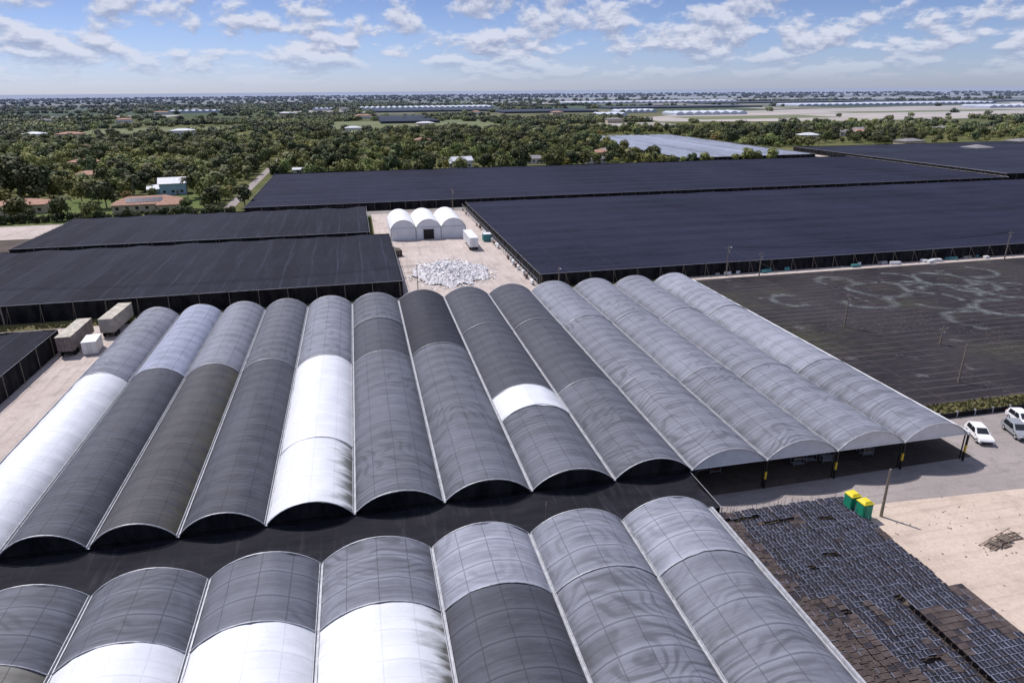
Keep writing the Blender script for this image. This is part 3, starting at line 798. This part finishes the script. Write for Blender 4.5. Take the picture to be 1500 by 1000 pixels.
# ---------------------------------------------------------------- houses
M_terra=simple('terracotta_roof',(.36,.21,.155),.85,.25,1.2); M_wroof=simple('white_metal_roof',(.58,.60,.64),.5,.1,.5)
M_groof=simple('grey_shingle',(.22,.21,.22),.9,.2,1); M_stucco=simple('cream_stucco',(.50,.43,.34),.9,.1,.5); M_blue=simple('blue_siding',(.28,.42,.52),.8,.08,.5)
M_wst=simple('white_stucco',(.66,.65,.63),.9,.08,.5); M_pv=simple('solar_panel',(.015,.02,.05),.2,.2,1,0,.5)
HS=[]
def house(name,x,y,w,d,h,rot,mw,mrf,hip=True,rh=1.8,pv=False,wing=None):
    HS.append((x,y,max(w,d)*.62+3))
    P=empty(name,(x,y,0),rot)
    def part(cx,cy,w,d,h,rh,tag):
        mb=MB(); mb.box(cx-w/2,cy-d/2,0,cx+w/2,cy+d/2,h); 
        mb.make('walls'+tag,[mw],P)
        e=.6; mb=MB(); X0,X1,Y0,Y1=cx-w/2-e,cx+w/2+e,cy-d/2-e,cy+d/2+e; k=(d/2+e) if hip else 0
        k=min(k,w/2)
        A=[(X0,Y0,h),(X1,Y0,h),(X1,Y1,h),(X0,Y1,h)]; r1=(X0+k,cy,h+rh); r2=(X1-k,cy,h+rh)
        mb.quad(A[0],A[1],r2,r1); mb.quad(A[2],A[3],r1,r2); mb.tri(A[1],A[2],r2); mb.tri(A[3],A[0],r1)
        mb.quad(*[(a[0],a[1],h-.02) for a in A[::-1]])
        for a,b2 in((0,1),(1,2),(2,3),(3,0)):
            mb.quad((A[a][0],A[a][1],h-.2),(A[b2][0],A[b2][1],h-.2),A[b2],A[a])
        mb.make('roof'+tag,[mrf],P)
        mb=MB(); n=int(w/3.2)
        for i in range(n):
            wx=cx-w/2+(i+.5)*w/n
            for s in(-1,1):
                mb.box(wx-.6,cy+s*(d/2+.02)-.02,1.0,wx+.6,cy+s*(d/2+.02)+.02,2.2,0)
                mb.box(wx-.68,cy+s*(d/2+.05)-.02,.93,wx+.68,cy+s*(d/2+.05)+.02,1.0,1)
        mb.make('windows'+tag,[M_glass,M_white],P)
    part(0,0,w,d,h,rh,'')
    if wing: part(*wing,'_wing')
    mb=MB(); mb.box(w*.12,-d/2-.06,0,w*.12+1,-d/2-.03,2.1); mb.make('door',[M_wood],P)
    if pv:
        mb=MB(); sl=rh/(d/2+.6)
        for i in range(6):
            xx=-w*.3+i*w*.09
            z=lambda yy:h+(yy+d/2+.6)*sl+.12
            mb.quad((xx,-d*.42,z(-d*.42)),(xx+w*.08,-d*.42,z(-d*.42)),(xx+w*.08,-d*.15,z(-d*.15)),(xx,-d*.15,z(-d*.15)))
        mb.make('solar_panels',[M_pv],P)
house('terracotta_roof_house',-83.5,305,25,11,3,.1,M_stucco,M_terra,True,2.6,True,(9,-5,9,10,3,2.2))
house('blue_house',-84.5,352,11,9,5.2,.15,M_blue,M_wroof,False,2.4,False,(-7,0,7,7,3,1.6))
house('tan_house',-132,311,19,12,3.6,.1,M_stucco,M_terra,True,1.8)
house('terracotta_roof_house',-292,835,24,16,5,0,M_stucco,M_terra); house('white_house',-331,849,20,14,5,0,M_wst,M_wroof)
house('white_house',63,427,12,8,4.5,.1,M_wst,M_wroof,False,2.2,False,(-5,2,7,6,3,1.5)); house('grey_roof_house',112,442,17,9,3.2,-.1,M_wst,M_groof)
house('small_white_shed',-33,421,6,4,2.6,0,M_wst,M_wroof,False,1)
house('terracotta_roof_house',168,470,14,9,3.4,.1,M_stucco,M_terra); house('grey_roof_house',182,488,14,9,3.4,.3,M_wst,M_groof)
house('grey_roof_house',150,430,14,6,2.8,.05,M_wst,M_groof,False,1.2); house('white_house',0,850,18,12,5,0,M_wst,M_wroof)
house('white_house',-187,862,24,14,5,0,M_wst,M_wroof)
for (x,y) in((-170,500),(-215,640),(60,640),(-140,420)): house(random.choice(['house','terracotta_roof_house']),x,y,U(13,18),U(9,11),3.6,U(-.3,.3),M_stucco,random.choice([M_terra,M_groof]))
for k in range(13):
    r=U(900,2100); a=math.radians(U(-22,24)); house('house',r*math.sin(a),r*math.cos(a),U(16,30),U(10,16),5.5,U(-.3,.3),random.choice([M_wst,M_stucco]),random.choice([M_wroof,M_terra,M_groof,M_groof]))
for k in range(9):
    r=U(560,900); a=math.radians(U(33,49)); house('house',r*math.sin(a),r*math.cos(a),U(14,22),U(10,14),4,U(-.3,.3),random.choice([M_wst,M_stucco]),random.choice([M_wroof,M_terra,M_groof]))

# ---------------------------------------------------------------- far fields
FF=[]
def field(name,x0,x1,y0,y1,mat,z=.15): FF.append((x0,x1,y0,y1)); return rect(name,x0,y0,x1,y1,z,mat)
def hm(name,c,c2,s=.01):
    m,nt,b=new_mat(name); p=pos(nt)
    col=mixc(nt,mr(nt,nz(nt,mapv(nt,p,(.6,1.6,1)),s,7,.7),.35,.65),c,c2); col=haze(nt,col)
    lk(nt,col,b.inputs['Base Color']); b.inputs['Roughness'].default_value=.9; b.inputs['Specular IOR Level'].default_value=.05; return m
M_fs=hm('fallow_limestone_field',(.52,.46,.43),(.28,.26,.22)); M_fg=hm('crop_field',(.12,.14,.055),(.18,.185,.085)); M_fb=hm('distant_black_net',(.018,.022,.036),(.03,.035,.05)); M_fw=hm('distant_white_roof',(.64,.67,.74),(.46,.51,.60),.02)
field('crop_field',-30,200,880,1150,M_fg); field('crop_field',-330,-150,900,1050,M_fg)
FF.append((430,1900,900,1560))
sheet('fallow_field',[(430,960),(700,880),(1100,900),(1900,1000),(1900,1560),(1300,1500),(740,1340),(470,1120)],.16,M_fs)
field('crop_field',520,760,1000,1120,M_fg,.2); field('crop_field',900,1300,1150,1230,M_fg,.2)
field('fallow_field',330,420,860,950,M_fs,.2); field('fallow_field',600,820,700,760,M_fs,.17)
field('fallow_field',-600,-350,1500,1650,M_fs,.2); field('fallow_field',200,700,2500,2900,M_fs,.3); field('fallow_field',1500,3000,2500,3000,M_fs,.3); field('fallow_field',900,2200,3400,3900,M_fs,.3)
def slab(name,x0,x1,y0,y1,h,mat,strips=0):
    FF.append((x0,x1,y0-260 if y0>1100 else y0-60,y1)); mb=MB()
    if strips:
        w=(x1-x0)/strips
        for i in range(strips):
            a=x0+i*w; mb.box(a+.5,y0,0,a+w-.8,y1,h,0)
            mb.quad((a+.5,y0,h),(a+w*.5,y0,h+2.5),(a+w*.5,y1,h+2.5),(a+.5,y1,h)); mb.quad((a+w*.5,y0,h+2.5),(a+w-.8,y0,h),(a+w-.8,y1,h),(a+w*.5,y1,h+2.5)); mb.tri((a+.5,y0,h),(a+w-.8,y0,h),(a+w*.5,y0,h+2.5))
    else: mb.box(x0,y0,0,x1,y1,h,0)
    mb.make(name,[mat])
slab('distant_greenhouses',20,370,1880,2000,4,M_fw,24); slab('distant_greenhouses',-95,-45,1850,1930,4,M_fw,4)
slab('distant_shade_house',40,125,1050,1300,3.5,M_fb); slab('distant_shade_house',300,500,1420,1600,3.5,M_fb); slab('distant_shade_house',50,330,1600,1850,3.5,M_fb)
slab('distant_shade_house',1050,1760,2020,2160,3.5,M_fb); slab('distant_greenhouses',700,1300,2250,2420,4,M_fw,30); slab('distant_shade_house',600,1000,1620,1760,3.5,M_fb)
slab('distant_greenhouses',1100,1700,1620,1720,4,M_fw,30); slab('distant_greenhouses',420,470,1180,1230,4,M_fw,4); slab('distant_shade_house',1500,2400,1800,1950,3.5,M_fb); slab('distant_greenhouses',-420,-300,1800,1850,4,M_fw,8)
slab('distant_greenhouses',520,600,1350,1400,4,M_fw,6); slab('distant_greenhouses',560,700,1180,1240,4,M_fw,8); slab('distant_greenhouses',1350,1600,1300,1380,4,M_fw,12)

# ---------------------------------------------------------------- trees
VC=bpy.data.collections.new('tree_kinds'); PC=bpy.data.collections.new('palm_kinds'); FC=bpy.data.collections.new('far_clump_kinds')
def tree_mesh(name,h,cw,nl,lm,ls,col,seed):
    rs=random.Random(seed); mb=MB(); th=h*.35
    mb.tube((0,0,0),(0,0,th),h*.03,h*.02,6,0,False)
    lobes=[]
    for k in range(rs.randint(6,9)):
        a=rs.uniform(0,6.28); r=cw*.5*rs.uniform(.15,.72); z=h*rs.uniform(.42,.82); rad=cw*rs.uniform(.17,.3)
        if k==0: r=0; z=h*.8
        c=Vector((r*math.cos(a),r*math.sin(a),z)); lobes.append((c,rad)); mb.tube((0,0,th*.9),tuple(c),h*.014,h*.005,4,0,False)
    for k in range(nl):
        c,rad=lobes[rs.randrange(len(lobes))]
        d=Vector((rs.gauss(0,1),rs.gauss(0,1),rs.gauss(0,.8))).normalized()
        p=c+d*rad*rs.uniform(.6,1.12); s=ls*rs.uniform(.5,1.3)
        n=(d+Vector((rs.uniform(-.7,.7),rs.uniform(-.7,.7),rs.uniform(0,.9)))).normalized(); q=n.to_track_quat('Z','Y')@Matrix.Rotation(rs.uniform(0,6),3,'Z').to_quaternion()
        pts=[p+q@Vector((x*s,y*s,rs.uniform(-.2,.2)*s)) for x,y in((-.5,-.3),(.1,-.55),(.55,.1),(0,.5))]
        mb.quad(*[tuple(w) for w in pts],m=1)
    return mb.make(name,[M_bark,lm],None,col=col)
def palm_mesh(name,h,nf,col,seed):
    rs=random.Random(seed); mb=MB(); px=0
    for k in range(5): mb.tube((px,0,h*k/5),(px+.12,0,h*(k+1)/5),.2-.02*k,.18-.02*k,6,0,False); px+=.12
    for f in range(nf):
        a=6.283*f/nf+rs.uniform(-.2,.2); el=rs.uniform(-.2,1.1); L=rs.uniform(2.4,3.3); pr=None
        for s in range(6):
            t=s/5; rr=L*t*math.cos(el*(1-t*.5)); zz=h+L*t*math.sin(el)*.9-L*.85*t*t
            p=Vector((px+rr*math.cos(a),rr*math.sin(a),zz)); w=.55*math.sin(math.pi*(.12+t*.85)); sd=Vector((-math.sin(a),math.cos(a),0))*w
            if pr:
                for sg in(-1,1): mb.quad(tuple(pr[0]),tuple(p),tuple(p+sd*sg-Vector((0,0,w*.6))),tuple(pr[0]+pr[1]*sg-Vector((0,0,pr[2]*.6))),1)
            pr=(p,sd,w)
    return mb.make(name,[M_bark,M_palm],None,col=col)
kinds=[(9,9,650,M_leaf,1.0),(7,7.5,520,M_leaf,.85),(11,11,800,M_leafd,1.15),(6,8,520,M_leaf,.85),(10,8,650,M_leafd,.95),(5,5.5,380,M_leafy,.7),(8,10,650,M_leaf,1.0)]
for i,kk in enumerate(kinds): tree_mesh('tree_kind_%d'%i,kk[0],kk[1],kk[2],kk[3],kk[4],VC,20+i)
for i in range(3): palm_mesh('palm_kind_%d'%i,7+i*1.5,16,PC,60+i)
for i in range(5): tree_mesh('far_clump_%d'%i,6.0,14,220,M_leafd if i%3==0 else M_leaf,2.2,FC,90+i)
def scatter(name,pts,coll):
    me=bpy.data.meshes.new(name); me.from_pydata([p[0] for p in pts],[],[])
    for an,k,ty in(('rz',1,'FLOAT'),('sc',2,'FLOAT'),('ix',3,'INT')):
        at=me.attributes.new(an,ty,'POINT'); at.data.foreach_set('value',[p[k] for p in pts])
    o=bpy.data.objects.new(name,me); COL.objects.link(o)
    ng=bpy.data.node_groups.new(name+'_nodes','GeometryNodeTree')
    ng.interface.new_socket('Geometry',in_out='INPUT',socket_type='NodeSocketGeometry'); ng.interface.new_socket('Geometry',in_out='OUTPUT',socket_type='NodeSocketGeometry')
    gi=ng.nodes.new('NodeGroupInput'); go=ng.nodes.new('NodeGroupOutput'); ip=ng.nodes.new('GeometryNodeInstanceOnPoints')
    ci=ng.nodes.new('GeometryNodeCollectionInfo'); ci.inputs['Collection'].default_value=coll; ci.inputs['Separate Children'].default_value=True; ci.inputs['Reset Children'].default_value=True
    def at(nm,dt):
        n=ng.nodes.new('GeometryNodeInputNamedAttribute'); n.data_type=dt; n.inputs['Name'].default_value=nm; return n.outputs[0]
    cx=ng.nodes.new('ShaderNodeCombineXYZ'); ng.links.new(at('rz','FLOAT'),cx.inputs[2])
    ng.links.new(gi.outputs[0],ip.inputs['Points']); ng.links.new(ci.outputs[0],ip.inputs['Instance']); ip.inputs['Pick Instance'].default_value=True
    ng.links.new(at('ix','INT'),ip.inputs['Instance Index']); ng.links.new(cx.outputs[0],ip.inputs['Rotation']); ng.links.new(at('sc','FLOAT'),ip.inputs['Scale'])
    ng.links.new(ip.outputs[0],go.inputs[0]); md=o.modifiers.new('scatter','NODES'); md.node_group=ng
    return o
def blocked(x,y,mg=4):
    for a,b2,c,d in SH:
        if a-mg<x<b2+mg and c-mg<y<d+mg: return True
    for hx,hy,r in HS:
        dd=(x-hx)**2+(y-hy)**2
        if dd<r*r: return True
        if dd<r*r*14:
            if abs(x-hx*y/hy)<r*.8 and hy-r*2.6<y<hy and R()<.8: return True
    for a,b2,c,d in FF:
        if a<x<b2 and c<y<d and R()<.975: return True
    if -57<x<-48 and 270<y<560: return True
    return False
def inview(x,y,m=.12):
    a=math.atan2(x,y); return -.43-m<a<.86+m
tp=[];pp=[]
y=281.0
while y<760:
    x=-420.0
    while x<760:
        px=x+U(-3.6,3.6); py=y+U(-3.6,3.6); x+=7.6
        if not inview(px,py) or blocked(px,py): continue
        if px>300 and py<500: continue
        cl=noise.noise(Vector((px*.014,py*.014,0)))+.4*noise.noise(Vector((px*.04,py*.04,2)))
        if cl<-.18 and R()<.82: continue
        if px>280 and R()<.3: continue
        if -150<px<-60 and py<345 and R()<.72: continue
        if py<300 and px>-60: continue
        if R()<.10: pp.append(((px,py,0),U(0,6.28),U(.7,1.2),random.randrange(3))); continue
        n=noise.noise(Vector((px*.02,py*.02,7))); n2=noise.noise(Vector((px*.03,py*.03,17)))
        ix=random.choices(range(7),[3,3,1+5*max(0,n),3,.8+4*max(0,n),.4+4*max(0,n2),3])[0]
        tp.append(((px,py,-.2),U(0,6.28),U(.5,1.15),ix))
    y+=7.6
for k in range(70): tp.append(((-200+k*2.2+U(-.5,.5),283+U(-1,1),-1.0),U(0,6),U(.35,.5),random.choice([2,4])))
for k in range(130):
    x=U(300,900); yy=U(500,640)+x*.05
    if not blocked(x,yy): tp.append(((x,yy,-.2),U(0,6),U(.8,1.3),random.randrange(7)))
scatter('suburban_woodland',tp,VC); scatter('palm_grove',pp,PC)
fp=[]
for r0,r1,cell,sc in((740,1500,14,.95),(1500,3000,30,1.25),(3000,7500,80,1.6)):
    y=0.0
    while y<r1:
        x=-r1*.6
        while x<r1:
            px=x+U(-.5,.5)*cell; py=y+U(-.5,.5)*cell; x+=cell
            r=math.hypot(px,py)
            if r<r0 or r>r1 or not inview(px,py,.05): continue
            if r0==740 and py<758 and px<755: continue
            if blocked(px,py): continue
            g=noise.noise(Vector((px*.0022,py*.0045,3)))+.6*noise.noise(Vector((px*.008,py*.010,5)))
            lim=-.06 if px<py*.3 else .08
            if g<lim and R()<.93: continue
            s=sc*U(.55,1.2)
            fp.append(((px,py,-.8-(s-1)*2.5),U(0,6.28),s,random.randrange(5)))
        y+=cell
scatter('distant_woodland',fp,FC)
# low weeds and grass tufts along the shade-house front
mb=MB()
for k in range(2600):
    x=U(-120,8); y=U(147.2,151.2); s=U(.15,.5)
    if noise.noise(Vector((x*.2,y*.5,3)))<-.15: continue
    a=U(0,6.28); dx,dy=math.cos(a)*s,math.sin(a)*s
    mb.tri((x-dx,y-dy,.06),(x+dx,y+dy,.06),(x+U(-.1,.1),y+U(-.1,.1),.06+s*U(.8,1.6)),0)
for k in range(1800):
    x=U(74.5,120); y=U(73,76.3); s=U(.1,.4); a=U(0,6.28); dx,dy=math.cos(a)*s,math.sin(a)*s
    mb.tri((x-dx,y-dy,.05),(x+dx,y+dy,.05),(x+U(-.1,.1),y+U(-.1,.1),.05+s*U(.8,1.6)),0)
mb.make('weed_tufts',[simple('dry_grass',(.17,.165,.07),.9,.4,1.0)])
def one_tree(name,src,x,y,s,col=VC):
    o=bpy.data.objects.new(name,col.objects[src].data); COL.objects.link(o); o.location=(x,y,0); o.scale=(s,s,s); o.rotation_euler[2]=U(0,6)
for x,y,s,i in((-133,330,1.5,2),(-128,292,1.0,5),(-109,286,.9,0),(-61,302,1.0,3),(-62,318,1.2,0),(-66,291,.8,1),(-118,334,1.0,6),(-46,300,1.0,4),(-96,322,1.1,5),(-70,335,1.2,0),(-146,345,1.8,2),(-150,330,1.6,4),(-156,338,1.7,2),(-101,296,.7,1),(40,402,1.1,0),(95,404,1.2,2),(135,408,1.1,6),(180,405,1.2,4)):
    one_tree('broadleaf_tree','tree_kind_%d'%i,x,y,s)
for x,y,s in((-74,330,1.1),(-98,338,1.2),(-64,342,1.2),(-59,311,.9),(-104,312,.9),(-112,300,1.0),(-90,370,1.2),(50,412,1.1),(86,418,1.0)):
    one_tree('palm_tree','palm_kind_%d'%random.randrange(3),x,y,s,PC)

# ---------------------------------------------------------------- light
EL=math.radians(57); AZ=math.radians(-38)
sv=Vector((math.sin(AZ)*math.cos(EL),math.cos(AZ)*math.cos(EL),math.sin(EL)))
sl=bpy.data.lights.new('sun','SUN'); sl.energy=4.5; sl.angle=math.radians(.5); sl.color=(1,.945,.915)
so=bpy.data.objects.new('sun',sl); COL.objects.link(so); so.rotation_euler=sv.to_track_quat('Z','Y').to_euler()
w=bpy.data.worlds.new('World'); scene.world=w; w.use_nodes=True; nt=w.node_tree
bg=nt.nodes['Background']; bg.inputs['Strength'].default_value=.085
sky=nd(nt,'ShaderNodeTexSky',sky_type='NISHITA'); sky.sun_disc=False; sky.sun_elevation=EL; sky.sun_rotation=AZ%(2*math.pi); sky.air_density=1.0; sky.dust_density=.4; sky.ozone_density=2.5
tc=nd(nt,'ShaderNodeTexCoord').outputs['Generated']
sp=nd(nt,'ShaderNodeSeparateXYZ'); lk(nt,tc,sp.inputs[0]); X,Y,Z=sp.outputs
az=mth(nt,'ARCTAN2',X,Y)
def cl(zoff):
    q=mth(nt,'LOGARITHM',mth(nt,'ADD',mth(nt,'MAXIMUM',mth(nt,'ADD',Z,zoff),0.0),.05),math.e)
    cb=nd(nt,'ShaderNodeCombineXYZ'); lk(nt,mth(nt,'MULTIPLY',az,8.5),cb.inputs[0]); lk(nt,mth(nt,'MULTIPLY',q,2.0),cb.inputs[1]); cb.inputs[2].default_value=11.3
    big=nz(nt,cb.outputs[0],.8,2,.5); fine=nz(nt,cb.outputs[0],2.0,8,.56,.1)
    return mth(nt,'ADD',mth(nt,'MULTIPLY',big,.4),mth(nt,'MULTIPLY',fine,.72))
d0=cl(0.0); d1=cl(.007)
cov=mr(nt,d0,.505,.60,0,1,True)
lit=mr(nt,mth(nt,'SUBTRACT',d0,d1),-.05,.05)
cc=mixc(nt,lit,(4.2,4.8,6.8),(8.4,8.7,10.0))
fade=mr(nt,Z,.006,.05)
tint=mixc(nt,mr(nt,Z,0,.12),(.90,1.06,1.72),(.66,.72,1.08))
skc=mixc(nt,1.0,sky.outputs[0],tint,'MULTIPLY')
c=mixc(nt,mth(nt,'MULTIPLY',cov,mth(nt,'MULTIPLY',fade,.88)),skc,cc)
lk(nt,c,bg.inputs['Color'])

# ---------------------------------------------------------------- camera
yaw=math.radians(12.4); cp,spp=.9385,.3453
f=Vector((math.sin(yaw)*cp,math.cos(yaw)*cp,-spp)); r=Vector((math.cos(yaw),-math.sin(yaw),0)); u=r.cross(f)
r2=(r-u*.008).normalized(); u2=(u+r*.008).normalized()
cam=bpy.data.cameras.new('camera'); co=bpy.data.objects.new('camera',cam); COL.objects.link(co)
M=Matrix((r2,u2,-f)).transposed().to_4x4(); M.translation=Vector((0,0,44.5)); co.matrix_world=M
cam.lens=24; cam.sensor_width=36; cam.clip_end=100000; cam.clip_start=.5
scene.camera=co
scene.view_settings.view_transform='Standard'; scene.view_settings.look='None'; scene.view_settings.exposure=0
